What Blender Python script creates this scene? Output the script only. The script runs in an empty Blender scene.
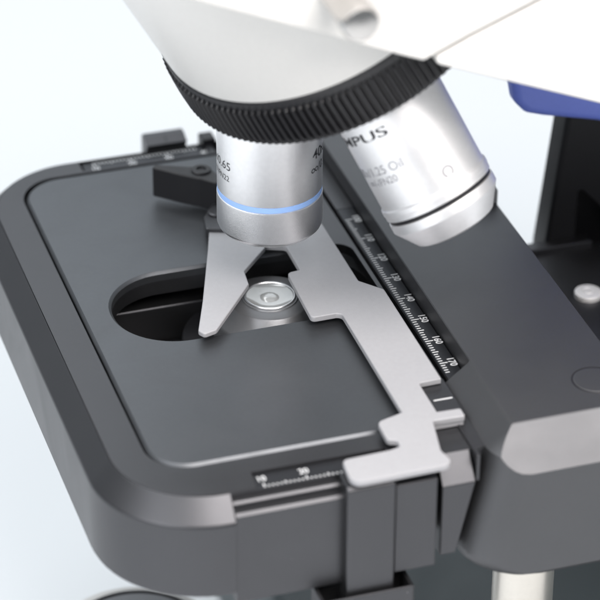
import bpy, math, random
from mathutils import Vector, Matrix
from mathutils.geometry import tessellate_polygon
random.seed(4)
scene = bpy.context.scene
S = 0.001                      # every number below is in millimetres

# ------------------------------------------------------------------ camera
cam_d = bpy.data.cameras.new('camera')
cam = bpy.data.objects.new('camera', cam_d)
scene.collection.objects.link(cam)
scene.camera = cam
_r = Vector((0.95182645, -0.30659797, 0.00490765))
_u = Vector((0.1589108, 0.50689643, 0.84723277))
_f = Vector((0.26224752, 0.80563869, -0.53119916))
CAM = Vector((-212.5245, -536.2171, 377.8647))
cam.matrix_world = Matrix(((_r.x, _u.x, -_f.x, CAM.x * S), (_r.y, _u.y, -_f.y, CAM.y * S),
                           (_r.z, _u.z, -_f.z, CAM.z * S), (0, 0, 0, 1)))
cam_d.sensor_width = 36.0
cam_d.lens = 174.41
cam_d.clip_start = 0.02
cam_d.clip_end = 20.0
cam_d.dof.use_dof = True
cam_d.dof.focus_distance = (Vector((-8, 22, 3)) - CAM).dot(_f) * S
cam_d.dof.aperture_fstop = 13.0
cam_d.dof.aperture_blades = 9

# ------------------------------------------------------------------ light
world = bpy.data.worlds.new('World')
scene.world = world
world.use_nodes = True
bg = world.node_tree.nodes['Background']
bg.inputs['Color'].default_value = (0.86, 0.93, 1.0, 1)
bg.inputs['Strength'].default_value = 0.24


def area(name, loc, target, size, power, color):
    d = bpy.data.lights.new(name, 'AREA')
    d.shape = 'RECTANGLE'
    d.size, d.size_y = size[0] * S, size[1] * S
    d.energy = power
    d.color = color
    o = bpy.data.objects.new(name, d)
    scene.collection.objects.link(o)
    o.location = Vector(loc) * S
    o.rotation_euler = (Vector(target) - Vector(loc)).to_track_quat('-Z', 'Y').to_euler()
    return o


area('key_softbox', (130, -400, 640), (-20, 10, 0), (680, 440), 9.6, (1.0, 0.94, 0.905))
area('table_fill_panel', (-340, 260, 880), (-150, 130, -100), (1000, 800), 8.4, (0.965, 0.985, 1.0))  # added overhead lamp, out of view, that brightens the tabletop
area('back_reflection_panel', (420, 1050, 760), (0, 40, 0), (2600, 900), 6.6, (0.90, 0.96, 1.0))  # added lamp behind, out of view, for the black top faces to reflect
area('fill_softbox', (-560, -380, 300), (-30, 40, 60), (460, 460), 2.9, (0.98, 0.985, 1.0))

scene.view_settings.view_transform = 'Standard'
scene.view_settings.look = 'None'
scene.view_settings.exposure = 0.10
scene.view_settings.gamma = 1.0


# ------------------------------------------------------------------ materials
def mat(name, col, rough, metal=0.0, spec=0.5, grain=0.0, grain_scale=2200, vary=0.0, coat=0.0,
        brushed=None, trans=0.0, ior=1.45, dust=False):
    m = bpy.data.materials.new(name)
    m.use_nodes = True
    nt = m.node_tree
    b = nt.nodes['Principled BSDF']
    b.inputs['Base Color'].default_value = (*col, 1)
    b.inputs['Roughness'].default_value = rough
    b.inputs['Metallic'].default_value = metal
    b.inputs['Specular IOR Level'].default_value = spec
    b.inputs['IOR'].default_value = ior
    b.inputs['Coat Weight'].default_value = coat
    b.inputs['Transmission Weight'].default_value = trans
    tc = nt.nodes.new('ShaderNodeTexCoord')
    if vary > 0:
        n = nt.nodes.new('ShaderNodeTexNoise')
        n.inputs['Scale'].default_value = 38
        n.inputs['Detail'].default_value = 8
        n.inputs['Distortion'].default_value = 1.2
        nt.links.new(tc.outputs['Object'], n.inputs['Vector'])
        mr = nt.nodes.new('ShaderNodeMapRange')
        mr.inputs['From Min'].default_value = 0.3
        mr.inputs['From Max'].default_value = 0.7
        mr.inputs['To Min'].default_value = rough * (1 - vary)
        mr.inputs['To Max'].default_value = min(1, rough * (1 + vary))
        nt.links.new(n.outputs['Fac'], mr.inputs['Value'])
        nt.links.new(mr.outputs['Result'], b.inputs['Roughness'])
        mx = nt.nodes.new('ShaderNodeMix')
        mx.data_type = 'RGBA'
        mx.inputs['A'].default_value = (*[c * (1 - .35 * vary) for c in col], 1)
        mx.inputs['B'].default_value = (*[min(1, c * (1 + .35 * vary)) for c in col], 1)
        n2 = nt.nodes.new('ShaderNodeTexNoise')
        n2.inputs['Scale'].default_value = 900
        n2.inputs['Detail'].default_value = 3
        nt.links.new(tc.outputs['Object'], n2.inputs['Vector'])
        nt.links.new(n2.outputs['Fac'], mx.inputs['Factor'])
        nt.links.new(mx.outputs['Result'], b.inputs['Base Color'])
    if dust:                                   # sparse pale lint specks and a few faint smudges
        src = b.inputs['Base Color'].links[0].from_socket
        vo = nt.nodes.new('ShaderNodeTexVoronoi')
        vo.inputs['Scale'].default_value = 230
        nt.links.new(tc.outputs['Object'], vo.inputs['Vector'])
        lt = nt.nodes.new('ShaderNodeMath')
        lt.operation = 'LESS_THAN'
        nt.links.new(vo.outputs['Distance'], lt.inputs[0])
        sp = nt.nodes.new('ShaderNodeSeparateColor')
        nt.links.new(vo.outputs['Color'], sp.inputs['Color'])
        sz = nt.nodes.new('ShaderNodeMath')
        sz.operation = 'MULTIPLY'
        sz.inputs[1].default_value = 0.042
        nt.links.new(sp.outputs['Green'], sz.inputs[0])
        nt.links.new(sz.outputs[0], lt.inputs[1])
        gt = nt.nodes.new('ShaderNodeMath')
        gt.operation = 'GREATER_THAN'
        gt.inputs[1].default_value = 0.93
        nt.links.new(sp.outputs['Red'], gt.inputs[0])
        mu = nt.nodes.new('ShaderNodeMath')
        mu.operation = 'MULTIPLY'
        nt.links.new(lt.outputs[0], mu.inputs[0])
        nt.links.new(gt.outputs[0], mu.inputs[1])
        md = nt.nodes.new('ShaderNodeMix')
        md.data_type = 'RGBA'
        md.inputs['B'].default_value = (0.28, 0.28, 0.28, 1)
        nt.links.new(mu.outputs[0], md.inputs['Factor'])
        nt.links.new(src, md.inputs['A'])
        nt.links.new(md.outputs['Result'], b.inputs['Base Color'])
    if grain > 0:
        n = nt.nodes.new('ShaderNodeTexNoise')
        n.inputs['Scale'].default_value = grain_scale
        n.inputs['Detail'].default_value = 2
        if brushed:
            mp = nt.nodes.new('ShaderNodeMapping')
            mp.inputs['Scale'].default_value = brushed
            nt.links.new(tc.outputs['Object'], mp.inputs['Vector'])
            nt.links.new(mp.outputs['Vector'], n.inputs['Vector'])
        else:
            nt.links.new(tc.outputs['Object'], n.inputs['Vector'])
        bp = nt.nodes.new('ShaderNodeBump')
        bp.inputs['Strength'].default_value = grain
        bp.inputs['Distance'].default_value = 0.0001
        nt.links.new(n.outputs['Fac'], bp.inputs['Height'])
        nt.links.new(bp.outputs['Normal'], b.inputs['Normal'])
    return m


M_BLACK = mat('satin_black_anodised', (0.082, 0.083, 0.089), 0.40, 0.88, 0.5, grain=0.14, grain_scale=5200, vary=0.07, dust=True)
M_COVER = mat('satin_black_cover', (0.100, 0.102, 0.108), 0.47, 0.82, 0.5, grain=0.14, grain_scale=5200, vary=0.07, dust=True)
M_PLATE = mat('satin_black_ceramic_top', (0.108, 0.114, 0.123), 0.46, 0.85, 0.5, grain=0.10, grain_scale=5200, vary=0.17, dust=True)
M_DARK = mat('deep_black_plastic', (0.012, 0.012, 0.014), 0.42, 0.0, 0.45, grain=0.1, grain_scale=4200, vary=0.1)
M_RUB = mat('black_rubber', (0.013, 0.013, 0.015), 0.36, 0.0, 0.6, grain=0.1, grain_scale=5000, vary=0.1)
M_SCALE = mat('scale_black', (0.050, 0.052, 0.058), 0.40, 0.8, 0.5, grain=0.06, grain_scale=5000, vary=0.1)
M_INK = mat('white_engraving_paint', (0.62, 0.63, 0.64), 0.6)
M_HOLD = mat('pale_grey_metal_paint', (0.365, 0.366, 0.382), 0.58, 0.15, 0.5, grain=0.4, grain_scale=4200, vary=0.14)
M_SILV = mat('bead_blasted_chrome', (0.90, 0.90, 0.91), 0.36, 1.0, 0.5, grain=0.42, grain_scale=4300, vary=0.14)
M_SILV2 = mat('turned_chrome', (0.93, 0.93, 0.94), 0.36, 1.0, 0.5, grain=0.1, grain_scale=6000, vary=0.1)
M_SATIN = mat('satin_chrome', (0.93, 0.93, 0.94), 0.46, 0.92, 0.5, grain=0.22, grain_scale=4300, vary=0.12)
M_WHITE = mat('white_enamel', (0.66, 0.652, 0.632), 0.34, 0.0, 0.5, grain=0.06, grain_scale=900, vary=0.1)
M_BLUE = mat('blue_plastic', (0.22, 0.30, 0.92), 0.36, 0.0, 0.5, vary=0.1)
M_RINGB = mat('light_blue_enamel', (0.33, 0.53, 0.95), 0.35, 0.0, 0.5)
M_TXT = mat('black_ink', (0.02, 0.02, 0.024), 0.55)
M_TXTG = mat('grey_ink', (0.24, 0.24, 0.26), 0.5)
M_COND = mat('grey_anodised', (0.20, 0.205, 0.215), 0.40, 0.55, 0.5, grain=0.2, vary=0.1)
M_NUT = mat('matt_zinc', (0.80, 0.80, 0.80), 0.5, 0.35, 0.5, grain=0.2, vary=0.1)
M_POST = mat('warm_nickel', (0.64, 0.61, 0.56), 0.34, 1.0, 0.5, grain=0.1, vary=0.1)
M_STEEL = mat('dull_steel', (0.56, 0.545, 0.53), 0.22, 1.0, 0.5, grain=0.1, vary=0.1)
M_GLASS = mat('lens_glass', (0.50, 0.52, 0.52), 0.08, 0.0, 1.0, trans=0.25, ior=1.7, coat=0.6)
M_TABLE = mat('white_table_laminate', (0.70, 0.725, 0.745), 0.5, 0.0, 0.3, vary=0.05)
M_BASE = mat('dark_teal_grey_base', (0.055, 0.070, 0.076), 0.45, 0.0, 0.5, grain=0.1, vary=0.1)
M_WALL = mat('white_wall_paint', (0.80, 0.84, 0.87), 0.8, 0.0, 0.2, vary=0.05)

# ------------------------------------------------------------------ builders
XZ = Matrix(((1, 0, 0, 0), (0, 0, -1, 0), (0, 1, 0, 0), (0, 0, 0, 1)))    # u->x v->z w->-y
YZ = Matrix(((0, 0, 1, 0), (1, 0, 0, 0), (0, 1, 0, 0), (0, 0, 0, 1)))     # u->y v->z w->x


class MB:
    def __init__(self):
        self.v, self.f, self.m = [], [], []

    def add(self, verts, faces, mi=0, M=None):
        b = len(self.v)
        for p in verts:
            p = Vector(p)
            self.v.append(M @ p if M else p)
        for f in faces:
            self.f.append([b + i for i in f])
            self.m.append(mi)
        return self

    def build(self, name, mats, parent=None, label=None, sharp=30, origin=None):
        if not isinstance(mats, (list, tuple)):
            mats = [mats]
        me = bpy.data.meshes.new(name)
        me.from_pydata([tuple(p * S) for p in self.v], [], self.f)
        for m in mats:
            me.materials.append(m)
        me.polygons.foreach_set('material_index', self.m)
        me.validate()
        import bmesh
        bm = bmesh.new()
        bm.from_mesh(me)
        bmesh.ops.remove_doubles(bm, verts=bm.verts, dist=2e-7)
        bmesh.ops.recalc_face_normals(bm, faces=bm.faces)
        bm.to_mesh(me)
        bm.free()
        me.polygons.foreach_set('use_smooth', [True] * len(me.polygons))
        me.set_sharp_from_angle(angle=math.radians(sharp))
        o = bpy.data.objects.new(name, me)
        scene.collection.objects.link(o)
        wn = o.modifiers.new('weighted_normals', 'WEIGHTED_NORMAL')
        wn.weight = 90
        wn.keep_sharp = True
        if parent:
            o.parent = parent
            o.matrix_parent_inverse = Matrix.Identity(4)
        if label:
            o['label'] = label
        return o


def rpoly(pts, rad=1.0, seg=8):
    """rounded polygon; pts (x, y[, radius])"""
    n = len(pts)
    out = []
    for i, p in enumerate(pts):
        r = p[2] if len(p) > 2 else rad
        P = Vector(p[:2])
        a = Vector(pts[i - 1][:2]) - P
        b = Vector(pts[(i + 1) % n][:2]) - P
        la, lb = a.length, b.length
        a.normalize()
        b.normalize()
        ang = a.angle(b)
        if r <= 1e-6 or ang > math.pi - .02:
            out.append(P)
            continue
        t = min(r / math.tan(ang / 2), .49 * la, .49 * lb)
        r2 = t * math.tan(ang / 2)
        c = P + (a + b).normalized() * (r2 / math.sin(ang / 2))
        s, e = P + a * t - c, P + b * t - c
        tot = s.angle(e)
        sg = 1 if s.cross(e) > 0 else -1
        k = max(2, int(seg * tot / (math.pi / 2)) + 1)
        for j in range(k + 1):
            th = sg * tot * j / k
            out.append(c + Vector((s.x * math.cos(th) - s.y * math.sin(th), s.x * math.sin(th) + s.y * math.cos(th))))
    if sum(out[i - 1].cross(out[i]) for i in range(len(out))) < 0:
        out.reverse()
    return out


def offset(pts, d):
    """CCW loop moved inwards by d"""
    n = len(pts)
    out = []
    for i in range(n):
        a = (pts[i] - pts[i - 1])
        b = (pts[(i + 1) % n] - pts[i])
        a.normalize()
        b.normalize()
        na, nb = Vector((-a.y, a.x)), Vector((-b.y, b.x))
        m = na + nb
        if m.length < 1e-6:
            m = na.copy()
        m.normalize()
        k = max(.35, m.dot(na))
        out.append(pts[i] + m * (d / k))
    return out


def bevel_prof(z0, z1, bt, bb=0.0, seg=3):
    pr = []
    if bb > 0:
        for j in range(seg + 1):
            t = math.pi / 2 * j / seg
            pr.append((bb * (1 - math.sin(t)), z0 + bb * (1 - math.cos(t))))
    else:
        pr.append((0, z0))
    if bt > 0:
        for j in range(seg + 1):
            t = math.pi / 2 * j / seg
            pr.append((bt * (1 - math.cos(t)), z1 - bt * (1 - math.sin(t))))
    else:
        pr.append((0, z1))
    return pr


def plate(mb, outer, z0, z1, holes=(), bev=0.3, bb=0.0, seg=3, mi=0, M=None, prof=None, hbev=None, bottom=True, hprof=None):
    prof = prof or bevel_prof(z0, z1, bev, bb, seg)
    hprof = hprof or (prof if hbev is None else bevel_prof(z0, z1, hbev, 0, seg))
    tops, bots = [], []
    for k, loop in enumerate([outer] + list(holes)):
        pr, sgn = (prof, 1) if k == 0 else (hprof, -1)
        n = len(loop)
        V, F = [], []
        rows = []
        for ins, z in pr:
            L = offset(loop, sgn * ins) if abs(ins) > 1e-9 else loop
            rows.append([Vector((p.x, p.y, z)) for p in L])
        for rw in rows:
            V += rw
        for a in range(len(rows) - 1):
            for i in range(n):
                j = (i + 1) % n
                q = [a * n + i, a * n + j, (a + 1) * n + j, (a + 1) * n + i]
                F.append(q if k == 0 else q[::-1])
        mb.add(V, F, mi, M)
        tops.append(rows[-1])
        bots.append(rows[0])
    for L, rev in ((tops, False), (bots, True)):
        if rev and not bottom:
            continue
        flat = [p for l in L for p in l]
        tris = tessellate_polygon([[Vector((p.x, p.y, 0)) for p in l] for l in L])
        mb.add(flat, [list(t)[::-1] if rev else list(t) for t in tris], mi, M)
    return mb


def box(mb, x0, x1, y0, y1, z0, z1, bev=0.25, mi=0, bb=None, r=0.0):
    pts = [Vector(p) for p in ((x0, y0), (x1, y0), (x1, y1), (x0, y1))]
    if r:
        pts = rpoly([(p.x, p.y) for p in pts], r)
    return plate(mb, pts, z0, z1, bev=bev, bb=bev if bb is None else bb, mi=mi)


def lathe(mb, prof, n=96, M=None, mi=0, cap0=True, cap1=True, mod=None):
    """profile of (radius, height) turned about local z"""
    V, F = [], []
    for k, (r, z) in enumerate(prof):
        for i in range(n):
            a = 2 * math.pi * i / n
            rr = r + (mod(a, k) if mod else 0)
            V.append((rr * math.cos(a), rr * math.sin(a), z))
    for k in range(len(prof) - 1):
        for i in range(n):
            j = (i + 1) % n
            F.append([k * n + i, k * n + j, (k + 1) * n + j, (k + 1) * n + i])
    if cap0:
        F.append(list(range(n))[::-1])
    if cap1:
        F.append([(len(prof) - 1) * n + i for i in range(n)])
    return mb.add(V, F, mi, M)


def axis_matrix(o, d):
    """local z along d from o; local x, y as used for the lettering angles"""
    d = Vector(d).normalized()
    e1 = d.cross(Vector((0, 0, 1))) if abs(d.z) < .999 else Vector((1, 0, 0))
    e1.normalize()
    e2 = d.cross(e1)
    o = Vector(o)
    return Matrix(((e1.x, e2.x, d.x, o.x), (e1.y, e2.y, d.y, o.y), (e1.z, e2.z, d.z, o.z), (0, 0, 0, 1)))


def text_tris(s, size, sx=1.0, align='CENTER', bold=0.0):
    cu = bpy.data.curves.new('lettering', 'FONT')
    cu.body = s
    cu.size = size
    cu.align_x = align
    cu.align_y = 'CENTER'
    cu.offset = bold
    cu.resolution_u = 4
    o = bpy.data.objects.new('lettering', cu)
    scene.collection.objects.link(o)
    dg = bpy.context.evaluated_depsgraph_get()
    me = bpy.data.meshes.new_from_object(o.evaluated_get(dg))
    V = [Vector((v.co.x * sx, v.co.y)) for v in me.vertices]
    F = [list(p.vertices) for p in me.polygons]
    bpy.data.objects.remove(o)
    bpy.data.meshes.remove(me)
    bpy.data.curves.remove(cu)
    return V, F


def flat_text(mb, s, size, cx, cy, z, ux, uy, mi, sx=1.0, bold=0.0):
    """lettering on a horizontal surface; (ux, uy) is the reading direction"""
    V, F = text_tris(s, size, sx, 'CENTER', bold)
    mb.add([(cx + v.x * ux - v.y * uy, cy + v.x * uy + v.y * ux, z) for v in V], F, mi)


def cyl_text(mb, s, size, R, t, deg, M, mi, sx=1.0, align='LEFT', bold=0.0):
    """lettering wrapped round a barrel, read towards falling angle, its head towards the nosepiece"""
    V, F = text_tris(s, size, sx, align, bold)
    out = []
    for v in V:
        a = math.radians(deg) - v.x / R
        out.append((R * math.cos(a), R * math.sin(a), t - v.y))
    mb.add(out, F, mi, M)


def tick(mb, x0, x1, y0, y1, z, mi):
    mb.add([(x0, y0, z), (x1, y0, z), (x1, y1, z), (x0, y1, z)], [[0, 1, 2, 3]], mi)


V2 = lambda l: [Vector(p) for p in l]

# ------------------------------------------------------------------ the setting
mb = MB()
plate(mb, rpoly([(-1500, -900), (1500, -900), (1500, 900), (-1500, 900)], 30), -190, -160, bev=4)
tb = mb.build('tabletop', M_TABLE)
tb['kind'] = 'structure'
mb = MB()
box(mb, -4000, 4000, 1500, 1560, -1200, 1600, bev=0)
wl = mb.build('back_wall', M_WALL)
wl['kind'] = 'structure'

# ------------------------------------------------------------------ the microscope
root = bpy.data.objects.new('microscope', None)
scene.collection.objects.link(root)
root.location = (0, 0, 0)
root['label'] = 'white and black laboratory microscope with silver objectives above its black stage'
root['category'] = 'microscope'

# ---- stage: frame with the big front-left chamfer, slab, inset plate, scales
top = rpoly([(-4.6, 120, 0), (-87.4, 120, 23), (-87.4, -34.8, 21), (-4.6, -34.8, 0)], seg=14)
# open path for the chamfered rim: from back right round to x = -65.4 on the front
path = [p for p in top]
i0 = max(range(len(path)), key=lambda i: path[i].x + path[i].y)
path = path[i0:] + path[:i0]
path = [p for p in path if not (p.y < -30 and p.x > -65.4)]
path.append(Vector((-65.4, -34.8)))
prof = [(0.0, -0.35), (0.15, -0.2), (0.4, -0.36), (4.7, -4.75), (5.0, -5.2), (5.1, -5.8), (5.1, -23.6), (4.6, -24.6), (3.6, -25.0), (-6, -25.0)]
mb = MB()
V, F = [], []
n = len(path)
for i, p in enumerate(path):
    a = (p - path[i - 1]) if i else (path[1] - p)
    b = (path[i + 1] - p) if i < n - 1 else a
    a, b = a.normalized(), b.normalized()
    nn = (Vector((a.y, -a.x)) + Vector((b.y, -b.x))).normalized()
    for o_, z in prof:
        V.append((p.x + nn.x * o_, p.y + nn.y * o_, z))
k = len(prof)
for i in range(n - 1):
    for j in range(k - 1):
        F.append([i * k + j, i * k + j + 1, (i + 1) * k + j + 1, (i + 1) * k + j])
V.append((-65.4, -30, -0.35))
F.append([(n - 1) * k + j for j in range(k)] + [len(V) - 1])
mb.add(V, F)
groove = rpoly([(-79.3, -22.9, 10), (-15.0, -22.9, 2), (-15.0, 28.2, 0), (-5.9, 28.2, 15.5), (-5.9, 59.7, 15.5), (-15.0, 59.7, 0), (-15.0, 113.8, 2), (-79.3, 113.8, 11)], seg=12)
slab = rpoly([(-4.6, 114.3, 0), (-25, 114.3, .8), (-25, 120, 0), (-60.4, 120, 0), (-60.4, 114.4, 0)], .0)
outline = []
for p in path:
    outline.append(p.copy())
body = [p for p in path[:-1]]
# slab outline with the two scale recesses cut into its back and front edges
lft = [p for p in body if p.x < -60.9]
slab = V2([(-4.7, -34.8), (-4.7, 114.5), (-24.5, 114.5), (-24.5, 120), (-26.5, 120), (-26.5, 114.5), (-60.2, 114.5), (-60.8, 115.0), (-60.9, 120)]) + lft + \
    V2([(-65.4, -34.8), (-59.3, -34.8), (-58.6, -28.8), (-27, -28.8), (-27, -34.8)])
if sum(slab[i - 1].cross(slab[i]) for i in range(len(slab))) < 0:
    slab.reverse()
plate(mb, slab, -2.6, 0.0, holes=[groove], bev=0.18, seg=2, hbev=0.3, bottom=False)
stage = mb.build('stage', M_BLACK, root)

slot = rpoly([(-71.2, 28.2, 15.5), (-5.9, 28.2, 15.5), (-5.9, 59.7, 15.5), (-71.2, 59.7, 15.5)], seg=18)
inner = rpoly([(-78.7, -22.3, 9.6), (-15.6, -22.3, 1.6), (-15.6, 28.2, .6), (-71.2, 28.2, 15.5), (-71.2, 59.7, 15.5), (-15.6, 59.7, .6), (-15.6, 113.2, 1.6), (-78.7, 113.2, 10.6)], seg=14)
mb = MB()
plate(mb, inner, -2.6, 0.0, prof=[(0, -2.6), (0, -0.72), (0.1, -0.58), (0.58, -0.1), (0.72, 0.0)])
mb.build('stage_plate', M_PLATE, stage)
# core below the plates, with the wall of the slot going on down
core = rpoly([(-85, -29, 15), (-5.2, -29, 1), (-5.2, 117, 1), (-85, 117, 18)], seg=10)
mb = MB()
nS = len(slot)
mb.add([(p.x, p.y, -2.55) for p in slot] + [(p.x, p.y, -6.4) for p in slot], [[i, (i + 1) % nS, nS + (i + 1) % nS, nS + i] for i in range(nS)])
lower = rpoly([(-84, -28, 15), (-6, -28, 1), (-6, 60.6, 1), (-84, 60.6, 1)], seg=10)
core2 = rpoly([(-84.5, 60.9, .5), (-5.4, 60.9, .5), (-5.4, 116.5, .5), (-84.5, 116.5, 18)], seg=10)
plate(mb, core2, -25, -11.0, bev=0.6)
mb.build('stage_core', M_BLACK, stage)
floor_ = rpoly([(-86, -29, 15), (-4.5, -29, 1), (-4.5, 60.2, 1), (-86, 60.2, 1)], seg=10)
circ = [Vector((-31.2 + 26.5 * math.cos(a), 45 + 14 * math.sin(a))) for a in [2 * math.pi * i / 48 for i in range(48)]]
mb = MB()
plate(mb, floor_, -25, -21, bev=0.2)
mb.build('stage_underside', M_DARK, stage)  # added dark floor, keeps table light out of the slot

# stepped front of the stage, from the end of the chamfered rim to the clamp
pr = V2([(-30, -25), (-30, -2.7), (-34.7, -2.7), (-34.7, -0.35), (-35.0, -0.35), (-35.0, -1.55), (-36.5, -1.55), (-37.0, -2.0), (-37.0, -3.2), (-38.7, -3.2), (-39.4, -3.75),
         (-39.5, -4.2), (-39.5, -27.3), (-38.8, -28), (-30, -28)])
mb = MB()
if sum(pr[i - 1].cross(pr[i]) for i in range(len(pr))) < 0:
    pr.reverse()
plate(mb, pr, -65.25, -29.5, bev=0, M=YZ)
mb.build('stage_front', M_BLACK, stage)


def y_scale(y_floor0, y_floor1, x0, x1, ylab, ytick, d, labels, xs):
    mb = MB()
    box(mb, x0, x1, y_floor0, y_floor1, -2.55, -0.75, bev=0.1, bb=0)
    z = -0.72
    for i in range(0, int((x1 - 1 - xs))):
        h = 1.7 if i % 10 == 0 else (1.25 if i % 5 == 0 else 0.9)
        y0 = ytick + d * 0
        y1 = ytick + d * h
        tick(mb, xs + i - .17, xs + i + .17, min(y0, y1), max(y0, y1), z, 1)
    for i, s in enumerate(labels):
        flat_text(mb, s, 2.6, xs + 10 * i, ylab, z, 1, 0, 1, sx=0.9, bold=0.04)
    mb.build('position_scale', [M_SCALE, M_INK], stage, 'white engraved millimetre scale')


y_scale(-34.6, -28.95, -59.0, -27.3, -31.0, -34.45, 1, ['10', '20'], -57.0)
y_scale(114.7, 119.7, -60.1, -26.7, 116.2, 119.3, -1, ['10', '20', '30', '40'], -57.1)

# ---- black clip on the back edge, and its far end stop
mb = MB()
pr = V2([(121.6, -8), (121.6, 0.2), (120.7, 0.5), (120.7, 1.0), (124.0, 2.2), (126.0, 2.1), (127, 1.2), (127, -8)])
if sum(pr[i - 1].cross(pr[i]) for i in range(len(pr))) < 0:
    pr.reverse()
pr = rpoly([(p.x, p.y) for p in pr], .25, 3)
plate(mb, pr, -41.7, -30.6, bev=0.3, bb=0.3, M=YZ)
clip = mb.build('rear_bracket', M_BLACK, root)
mb = MB()
mb.add([(-36.4, 121.2, 1.23), (-35.95, 121.2, 1.23), (-35.95, 123.4, 2.03), (-36.4, 123.4, 2.03)], [[0, 1, 2, 3]])
mb.build('index_line', M_SCALE, clip)
mb = MB()
box(mb, -27.0, -23.3, 118.6, 123, -6, 1.7, bev=0.5)
mb.build('rear_stop', M_DARK, stage)

# ---- guide bar with the long scale, and the block beside it
mb = MB()
box(mb, -3.6, 1.0, -7.4, 135, -14, -0.32, bev=0.3, bb=0.2)
box(mb, -3.6, 1.0, 75.8, 134.9, -0.30, 0.0, bev=0.1, bb=0)
guide = mb.build('slide_guide', M_BLACK, root)
mb = MB()
box(mb, -3.5, 0.75, -7.2, 75.6, -0.31, 0.0, bev=0.06, bb=0)
for i in range(0, 75):
    h = 2.0 if i % 10 == 0 else (1.5 if i % 5 == 0 else 1.05)
    y = 70 - i
    tick(mb, -3.15, -3.15 + h, y - .17, y + .17, 0.02, 1)
for i in range(8):
    flat_text(mb, str(100 + 10 * i), 2.5, -0.10, 70 - 10 * i, 0.02, 0, -1, 1, sx=0.98, bold=0.06)
mb.build('travel_scale', [M_SCALE, M_INK], guide, 'black scale strip numbered 100 to 170 in white')

# body lofted from plan outlines: left slope and rounded front corner, cut by the big front chamfer
xr, r_c = 33.7, 9.0


def left_x(z):
    if z > 0:
        return 1.25 - 1.25 * (5 - z)
    if z > -25:
        return -5.0 - 6.5 * (-z / 25)
    t = min(1.0, (-25 - z) / 7.6)
    return -11.5 + 12 * (1 - math.sqrt(max(0, 1 - t * t)))


def block_outline(z, inset=0.0):
    xl = left_x(z) + inset
    back_l = 1.3 + inset
    front, cut = -44.0, min(-44.0 + max(0, z + 3.5) * 1.04, -35.0) + inset
    cy = front + r_c
    smax = min(1.0, (cy - cut) / r_c)
    th = math.asin(smax)
    pts = [(xr - inset, 128 - inset), (back_l, 128 - inset), (back_l, -7.5), (min(back_l, xl), -8.2)]
    for j in range(15):
        a_ = th * j / 14
        pts.append((xl + r_c - r_c * math.cos(a_), cy - r_c * math.sin(a_)))
    pts += [(xr - inset, cut)]
    return pts


levels = [-32.6, -32.3, -31.8, -31, -30, -28.5, -27, -25, -20, -15, -10, -6, -4.4, -3.9, -3.5, -3.2, -2.6, -1.6, -.6, 0, .4, 1, 1.6, 2.2, 2.8, 3.4, 4, 4.5, 4.8]
mb2 = MB()
V, F = [], []
rows = [[(x, y, z) for x, y in block_outline(z, .5 * (z < -32) + .15 * (-32.4 < z < -32))] for z in levels]
rows.append([(x, y, 5.0) for x, y in block_outline(5.0, .22)])
k = len(rows[0])
for rw in rows:
    V += rw
for a in range(len(rows) - 1):
    for i in range(k):
        j = (i + 1) % k
        F.append([a * k + i, a * k + j, (a + 1) * k + j, (a + 1) * k + i])
mb2.add(V, F)
for rw in (rows[0], rows[-1]):
    tr = tessellate_polygon([[Vector((x, y, 0)) for x, y, z in rw]])
    mb2.add(rw, [list(t) for t in tr])
plug_c = (26.0, -24.2)
block = mb2.build('guide_cover', M_COVER, root, sharp=22)
mb = MB()
lathe(mb, [(5.0, 4.4), (5.0, 5.0), (4.85, 5.10), (4.6, 5.13), (0.01, 5.13)], 64, Matrix.Translation((*plug_c, 0)), cap1=False)
plug = mb.build('round_plug', M_COVER, block)
mb = MB()
lathe(mb, [(5.0, 5.015), (5.32, 5.015)], 64, Matrix.Translation((*plug_c, 0)), cap0=False, cap1=False)
lathe(mb, [(5.32, 5.015), (5.42, 5.06), (5.52, 4.98)], 64, Matrix.Translation((*plug_c, 0)), cap0=False, cap1=False)
mb.build('plug_gap_shade', M_DARK, block)  # dark ring laid on top as the shade of an uncut groove
mb = MB()
box(mb, 29.5, 33.9, 58.6, 80, -2, 9.4, bev=0.8)
mb.build('end_stop', M_COND, block)

# ---- carriage that slides along the guide, under the holder
mb = MB()
pr = rpoly([(-23.5, -1.2, .3), (-34.6, -1.2 + 1.2, .8), (-39.8, -5.8, .6), (-39.8, -25, .5), (-23.5, -25, .3)], .3, 4)
plate(mb, pr, -16.9, -8.7, bev=0.35, bb=0.35, M=YZ)
for p in mb.v:                                  # the carriage narrows downwards on its right side
    if p.z < -5 and p.x > -13:
        p.x += 4.4 * (p.z + 5) / 20
box(mb, -14.2, -5.3, -23.4, -8.0, -6, 1.35, bev=0.25)
box(mb, -8.35, -7.6, -38.6, -20, -6.5, 0.5, bev=0.15)
carr = mb.build('slide_carriage', M_BLACK, root)
mb = MB()
tick(mb, -10.6, -6.0, -16.45, -15.95, 1.38, 0)
mb.build('index_line', M_INK, carr)

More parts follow.
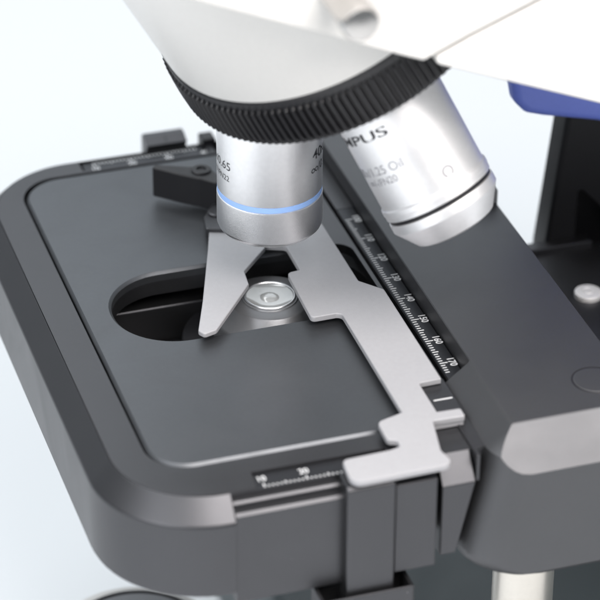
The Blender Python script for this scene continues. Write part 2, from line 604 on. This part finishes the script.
# ---- front clamp and its channel foot
mb = MB()
pr = rpoly([(-36.0, 0.9), (-41.6, 0.6), (-42.4, -0.3), (-42.6, -40), (-36, -40)], .5, 4)
plate(mb, pr, -40.4, -28.9, bev=0.6, bb=0.6, M=YZ)
clamp = mb.build('travel_clamp', M_BLACK, root)
mb = MB()
pr = rpoly([(-36.0, -1.7), (-41.3, -1.7), (-41.4, -26), (-36, -26)], .35, 4)
plate(mb, pr, -28.6, -18.6, bev=0.4, bb=0.4, M=YZ)
mb.build('clamp_cheek', M_BLACK, clamp)
mb = MB()
ring_o = rpoly([(-46.8, -44.2), (-24.4, -44.2), (-24.4, -36), (-46.8, -36)], .8)
ring_i = rpoly([(-45.7, -43.2), (-25.4, -43.2), (-25.4, -37), (-45.7, -37)], .5)
plate(mb, ring_o, -38, -28.6, holes=[ring_i], bev=0.4, seg=2)
plate(mb, ring_i, -38, -36, bev=0)
mb.build('clamp_foot', M_BLACK, clamp)

# ---- specimen holder: pale grey plate, swinging jaw, black lever
Z0, Z1 = 1.5, 3.0
arm = rpoly([(-10.9, 68, 3), (-11.0, 36.6, 1.4), (-6.3, 31.0, 1.2), (-6.6, -10.2, .2), (-12.2, -10.4, .9), (-12.3, -22.8, .1), (-6.6, -23.0, .5), (-6.7, -26.3, .4),
             (-14.4, -26.0, .1), (-16.7, -37.4, .2), (-15.5, -43.2, 2.0), (-39.9, -43.6, 2.6), (-39.1, -34.4, 1.5), (-27.6, -33.9, .3), (-24.9, -33.3, .9), (-24.9, -30.9, .6),
             (-26.9, -30.0, 1.2), (-26.7, -22.6, 1.9), (-20.0, -20.6, .1), (-19.7, 24.0, 1.5), (-27.3, 23.9, 1.2), (-26.6, 45.4, 1.4), (-23.2, 45.8, .3), (-23.0, 57.6, 1.5),
             (-30, 60.5, .2), (-30, 68, 2)], seg=6)
mb = MB()
plate(mb, arm, Z0, Z1, bev=0.28, bb=0.2)
box(mb, -14.0, -6.9, -25.9, -23.3, 0.2, 1.7, bev=0.15)
holder = mb.build('specimen_holder', M_HOLD, root, sharp=40)
jaw = rpoly([(-38.9, 71.5, .6), (-42.2, 61.5, .2), (-50.1, 39.0, .2), (-54.9, 26.3, 1.0), (-53.9, 24.4, .8), (-50.6, 25.4, 1.5), (-37.2, 42.9, .9), (-36.5, 49.0, .8), (-28.3, 58.2, .3), (-27, 68, 2)], seg=6)
mb = MB()
plate(mb, jaw, 1.9, 3.15, bev=0.28, bb=0.2)
mb.build('clamp_finger', M_HOLD, holder, sharp=40)
mb = MB()
lev = rpoly([(-47.6, 93.8, .5), (-42.0, 88.4, 12), (-37.5, 84.7, 2), (-33.6, 80.5, .8), (-32.2, 84.5, .8), (-33.8, 90.8, 2.5), (-38.5, 91.6, 3), (-46.6, 95.3, .5)], seg=8)
plate(mb, lev, 1.6, 10.2, bev=0.5, bb=0.4)
lathe(mb, [(2.6, 10.0), (2.6, 10.5), (2.3, 10.7), (1.3, 10.7), (1.2, 10.3), (.01, 10.3)], 32, Matrix.Translation((-36.0, 88.5, 0)), cap1=False)
mb.build('finger_lever', M_DARK, holder)
mb = MB()
pv = rpoly([(-40.3, 69.8, .5), (-30, 66, .5), (-28, 84, 1), (-34.2, 83, 1), (-39.2, 75.6, .5)], seg=4)
plate(mb, pv, 1.2, 4.2, bev=0.3, bb=0.2)
lathe(mb, [(2.4, 4.1), (2.4, 4.7), (2.1, 4.9), (.01, 4.9)], 32, Matrix.Translation((-35.4, 76.5, 0)), cap1=False)
mb.build('pivot_block', M_BLACK, holder)

# ---- condenser under the slot
TC = Matrix.Translation((-31.2, 45, 0))
mb = MB()
lathe(mb, [(6.35, -4.5), (6.35, -2.9), (6.6, -2.65), (6.95, -2.65), (7.15, -2.95), (10.0, -3.1), (10.5, -3.4), (13.4, -7.6), (13.9, -8.6), (13.9, -14)], 96, TC, cap0=False, cap1=False)
lathe(mb, [(6.4, -4.4), (.01, -4.5)], 48, TC, cap0=False, cap1=False)
cond = mb.build('condenser', M_COND, root)
mb = MB()
lathe(mb, [(13.9, -14), (21.2, -14.4), (21.6, -14.4), (21.9, -14.8), (22, -60), (.01, -60)], 96, TC, cap0=False, cap1=False)
mb.build('condenser_body', M_DARK, cond)
mb = MB()
lathe(mb, [(5.85, -3.2), (5.8, -2.62), (5.2, -2.8), (4.2, -3.02), (3.2, -3.12), (2.35, -3.1), (2.2, -2.98), (1.9, -2.72), (1.4, -2.5), (.8, -2.38), (.01, -2.34)], 72, TC, cap0=False, cap1=False)
mb.build('condenser_lens', M_GLASS, cond)
mb = MB()
lathe(mb, [(6.4, -3.2), (6.35, -2.55), (6.2, -2.36), (6.0, -2.36), (5.86, -2.55), (5.86, -3.2)], 72, TC, cap0=False, cap1=False)
mb.build('lens_ring', M_SILV2, cond)

# ---- nosepiece: knurled ring, white housing
A = Vector((-0.50054199, -0.11502291, 0.85803698))
AP = Vector((-31.2, 45.0, 107.329))
MR = axis_matrix(AP, -A)                      # local z runs down the nosepiece axis
NT = 150


def tooth(a, k):
    if k < 3 or k > 10:
        return 0.0
    ph = (a * NT / (2 * math.pi)) % 1.0
    w = 0.5 + 0.5 * math.cos(2 * math.pi * ph)
    w = max(0.0, min(1.0, (w - .28) / .34))
    amp = 1.15 if 3 < k < 10 else 0.25
    return amp * w


rp = [(42.3, 26.2), (42.8, 26.5), (43.0, 28.0), (42.7, 28.5), (42.6, 28.9), (42.7, 30.2), (42.9, 32), (43.05, 34), (43.15, 36), (43.2, 38.8), (42.9, 39.9), (42.0, 40.6), (39, 41.8), (30, 44.0), (10, 47), (.01, 47.5)]
mb = MB()
lathe(mb, rp, NT * 8, MR, cap0=False, cap1=False, mod=tooth)
lathe(mb, [(42.3, 26.2), (.01, 26.2)], NT * 8, MR, cap0=False, cap1=False)
ring = mb.build('nosepiece_ring', M_RUB, root, sharp=28)
mb = MB()
lathe(mb, [(41.0, 26.4), (42.5, 26.0), (42.5, 25.2), (42.4, 15), (42.3, 2), (42.4, -15), (42.6, -45), (42.6, -60), (.01, -60)], 128, MR, cap0=False, cap1=False)
mb.build('nosepiece_housing', M_WHITE, root)

# ---- objectives
D2 = Vector((0.37842392, -0.40305047, -0.83327406))
M1 = axis_matrix(AP, (0, 0, -1))
M2 = axis_matrix(AP, D2)
R1 = 12.75
mb = MB()
lathe(mb, [(10.5, 44), (R1, 44.2), (R1, 77.6), (R1 - .25, 77.8)], 128, M1, cap0=True, cap1=False)
lathe(mb, [(R1 - .25, 79.1), (R1 + .05, 79.3), (R1 + .1, 79.6), (R1 + .1, 87.4), (R1 - .2, 88.2), (R1 - 1.0, 89.0), (R1 - 2.0, 89.3), (7.2, 89.4), (6.6, 89.8), (5.2, 91.5), (.01, 91.6)], 128, M1, cap0=False, cap1=False)
o1 = mb.build('objective', M_SILV, root, 'upright silver objective with a light blue ring')
mb = MB()
lathe(mb, [(R1 - .27, 77.75), (R1 - .02, 77.85), (R1 - .02, 79.05), (R1 - .27, 79.15)], 128, M1, cap0=False, cap1=False)
mb.build('colour_ring', M_RINGB, o1)
mb = MB()
cyl_text(mb, '40x/0.65', 3.1, R1 + .03, 69.0, 153.5, M1, 0, sx=1.15, align='RIGHT')
cyl_text(mb, '\u221e/0.17/FN22', 2.1, R1 + .03, 72.3, 156, M1, 0, sx=1.1, align='RIGHT')
cyl_text(mb, '40x', 3.8, R1 + .03, 66.4, 54, M1, 0, sx=1.15, bold=.06)
cyl_text(mb, '\u221e/0.17', 3.2, R1 + .03, 70.4, 57, M1, 0, sx=1.1)
mb.build('lettering', M_TXT, o1)

R2 = 13.2
mb = MB()
lathe(mb, [(10.5, 44), (R2, 44.2), (R2, 78.5), (R2 + .05, 78.6), (R2 + .4, 78.9), (R2 + .45, 79.3), (R2 + .45, 80.2), (R2 + .3, 80.4), (R2 + .3, 81.5), (R2 - .3, 81.65)], 128, M2, cap0=True, cap1=False)
lathe(mb, [(R2 - .3, 82.5), (R2 + .25, 82.65), (R2 + .3, 82.9), (R2 + .3, 84.9), (R2 + .0, 85.3), (R2 - 3.2, 90.0), (R2 - 3.7, 90.3), (R2 - 4.4, 90.4), (R2 - 4.8, 90.7), (4, 91.4), (.01, 91.4)], 128, M2, cap0=False, cap1=False)
o2 = mb.build('objective', M_SATIN, root, 'tilted silver oil objective with a black ring near its tip')
mb = MB()
lathe(mb, [(R2 - .32, 81.6), (R2 - .05, 81.7), (R2 - .05, 82.45), (R2 - .32, 82.55)], 128, M2, cap0=False, cap1=False)
mb.build('colour_ring', M_DARK, o2)
mb = MB()
cyl_text(mb, 'OLYMPUS', 3.3, R2 + .03, 60.2, -23.0, M2, 0, sx=2.0, align='RIGHT', bold=.05)
cyl_text(mb, '100x/1.25 Oil', 3.1, R2 + .03, 68.5, -21.5, M2, 1, sx=1.02, align='RIGHT')
cyl_text(mb, '\u221e/-/FN20', 2.5, R2 + .03, 71.3, -8, M2, 1, sx=1.0, align='RIGHT')
# small ring-arrow mark
V, F = [], []
for i in range(25):
    a = math.radians(-60 + 300 * i / 24)
    for rr in (1.0, 1.45):
        ang = math.radians(-56.4) - rr * math.cos(a) / R2
        V.append(((R2 + .03) * math.cos(ang), (R2 + .03) * math.sin(ang), 75.5 - rr * math.sin(a)))
for i in range(24):
    F.append([2 * i, 2 * i + 1, 2 * i + 3, 2 * i + 2])
mb.add(V, F, 1, M2)
mb.build('lettering', [M_TXT, M_TXTG], o2)

# ---- arm of the stand, over the nosepiece
mb = MB()
nose = rpoly([(-80, 113.2, 4), (-15.6, 85.3, .6), (-10.9, 83.4, 1.2), (-0.8, 87.9, 1), (22, 97, 2), (22, 190, 8), (-80, 190, 8)], seg=6)
plate(mb, nose, -92, 4.0, bev=0.8, bb=1.6, M=XZ)
armo = mb.build('stand_arm', M_WHITE, root, sharp=25)
mb = MB()
rear = rpoly([(-9.9, 82.95, 1.3), (-3.7, 80.4, .2), (60, 54.6, 2), (150, 54, 6), (150, 190, 8), (24, 190, 8), (24, 96.9, 2), (0.1, 87.4, 1)], seg=6)
plate(mb, rear, -92, 4.0, bev=0.8, bb=1.6, M=XZ)
mb.build('arm_cover', M_WHITE, armo, sharp=25)
mb = MB()
lathe(mb, [(3.0, 0), (3.9, .1), (4.0, 12), (4.2, 15.0), (4.1, 17.5), (3.7, 18.4), (2.9, 18.8), (.01, 18.9)], 64, axis_matrix((-31.8, -3.6, 104.0), (0, -1, 0)), cap1=False)
mb.build('arm_knob', M_STEEL, armo)
mb = MB()
blue = rpoly([(39.3, 66, 1), (39.1, 35, 4), (40.1, 29.6, 4), (43.1, 26.2, 4), (47.9, 24.6, 5), (62.9, 20.8, 9), (116, 2, 2), (116, 66, 2)], seg=10)
plate(mb, blue, -70, -64, bev=2.2, bb=1.5, seg=6, M=XZ)
mb.build('arm_underside_panel', M_BLUE, armo)

# ---- column and stage mount behind
mb = MB()
colp = rpoly([(53.6, -21, .5), (63.0, 66, 1), (150, 66, 1), (150, -60, 1), (52, -60, .5)], seg=4)
hole = rpoly([(62.0, -40, .5), (62.4, -2.4, .8), (84, -26, 1), (84, -40, .5)], seg=4)
plate(mb, colp, -80, -72, holes=[hole], bev=1.2, M=XZ, hbev=.4)
nC = len(colp)
V = [(p.x + .35, 80.05, p.y) for p in colp] + [(p.x + 34, 140, p.y) for p in colp]
F = [[i, (i + 1) % nC, nC + (i + 1) % nC, nC + i] for i in range(nC)] + [list(range(nC)), [nC + i for i in range(nC)][::-1]]
mb.add(V, F)
colm = mb.build('stand_column', M_DARK, root)
mb = MB()
box(mb, 34.6, 120, -10, 71.6, -40, -20, bev=0.6)
box(mb, 44, 66, 69.5, 73.4, -24, -18.2, bev=0.5)
mt = mb.build('stage_mount', M_BLACK, root)
mb = MB()
lathe(mb, [(3.6, -20.3), (3.6, -19.0), (3.45, -18.75), (3.2, -18.62), (1.6, -18.5), (1.5, -18.62), (1.35, -18.62), (1.25, -18.5), (.01, -18.48)], 48, Matrix.Translation((55.6, 47.0, 0)), cap1=False)
mb.build('screw', M_NUT, mt)

# ---- focusing shaft, control knob and base below
mb = MB()
lathe(mb, [(7.4, -36), (7.4, -70), (6.9, -70.6), (6.9, -95), (.01, -95)], 64, Matrix.Translation((11.8, -22, 0)), cap0=True, cap1=False)
shaft = mb.build('control_shaft', M_POST, root)
mb = MB()
lathe(mb, [(.01, -92), (17, -92), (17.6, -93), (18, -96), (18, -118), (16, -120), (.01, -120)], 96, Matrix.Translation((-70.5, 34.0, 1.2)), cap0=False, cap1=False,
      mod=lambda a, k: (.25 * (math.cos(a * 60) > 0) if k in (3, 4) else 0))
knob = mb.build('focus_knob', M_COND, root)
mb = MB()
lathe(mb, [(18.2, -93.6), (18.3, -93.2), (21.5, -93.6), (22.6, -95), (22.6, -101), (18.2, -101)], 72, Matrix.Translation((-70.5, 34.0, 1.2)), cap0=False, cap1=False)
mb.build('knob_skirt', M_WHITE, knob)
mb = MB()
lathe(mb, [(16.6, -91.95), (17.3, -91.75), (18.0, -92.0), (18.1, -93.0)], 72, Matrix.Translation((-70.5, 34.0, 1.2)), cap0=False, cap1=False)
mb.build('grip_ring', M_DARK, knob)
mb = MB()
plate(mb, rpoly([(-22, -70, 25), (140, -70, 10), (140, 170, 20), (-22, 170, 25)], seg=10), -159.9, -118, bev=5, bb=1)
mb.build('stand_base', M_BASE, root)
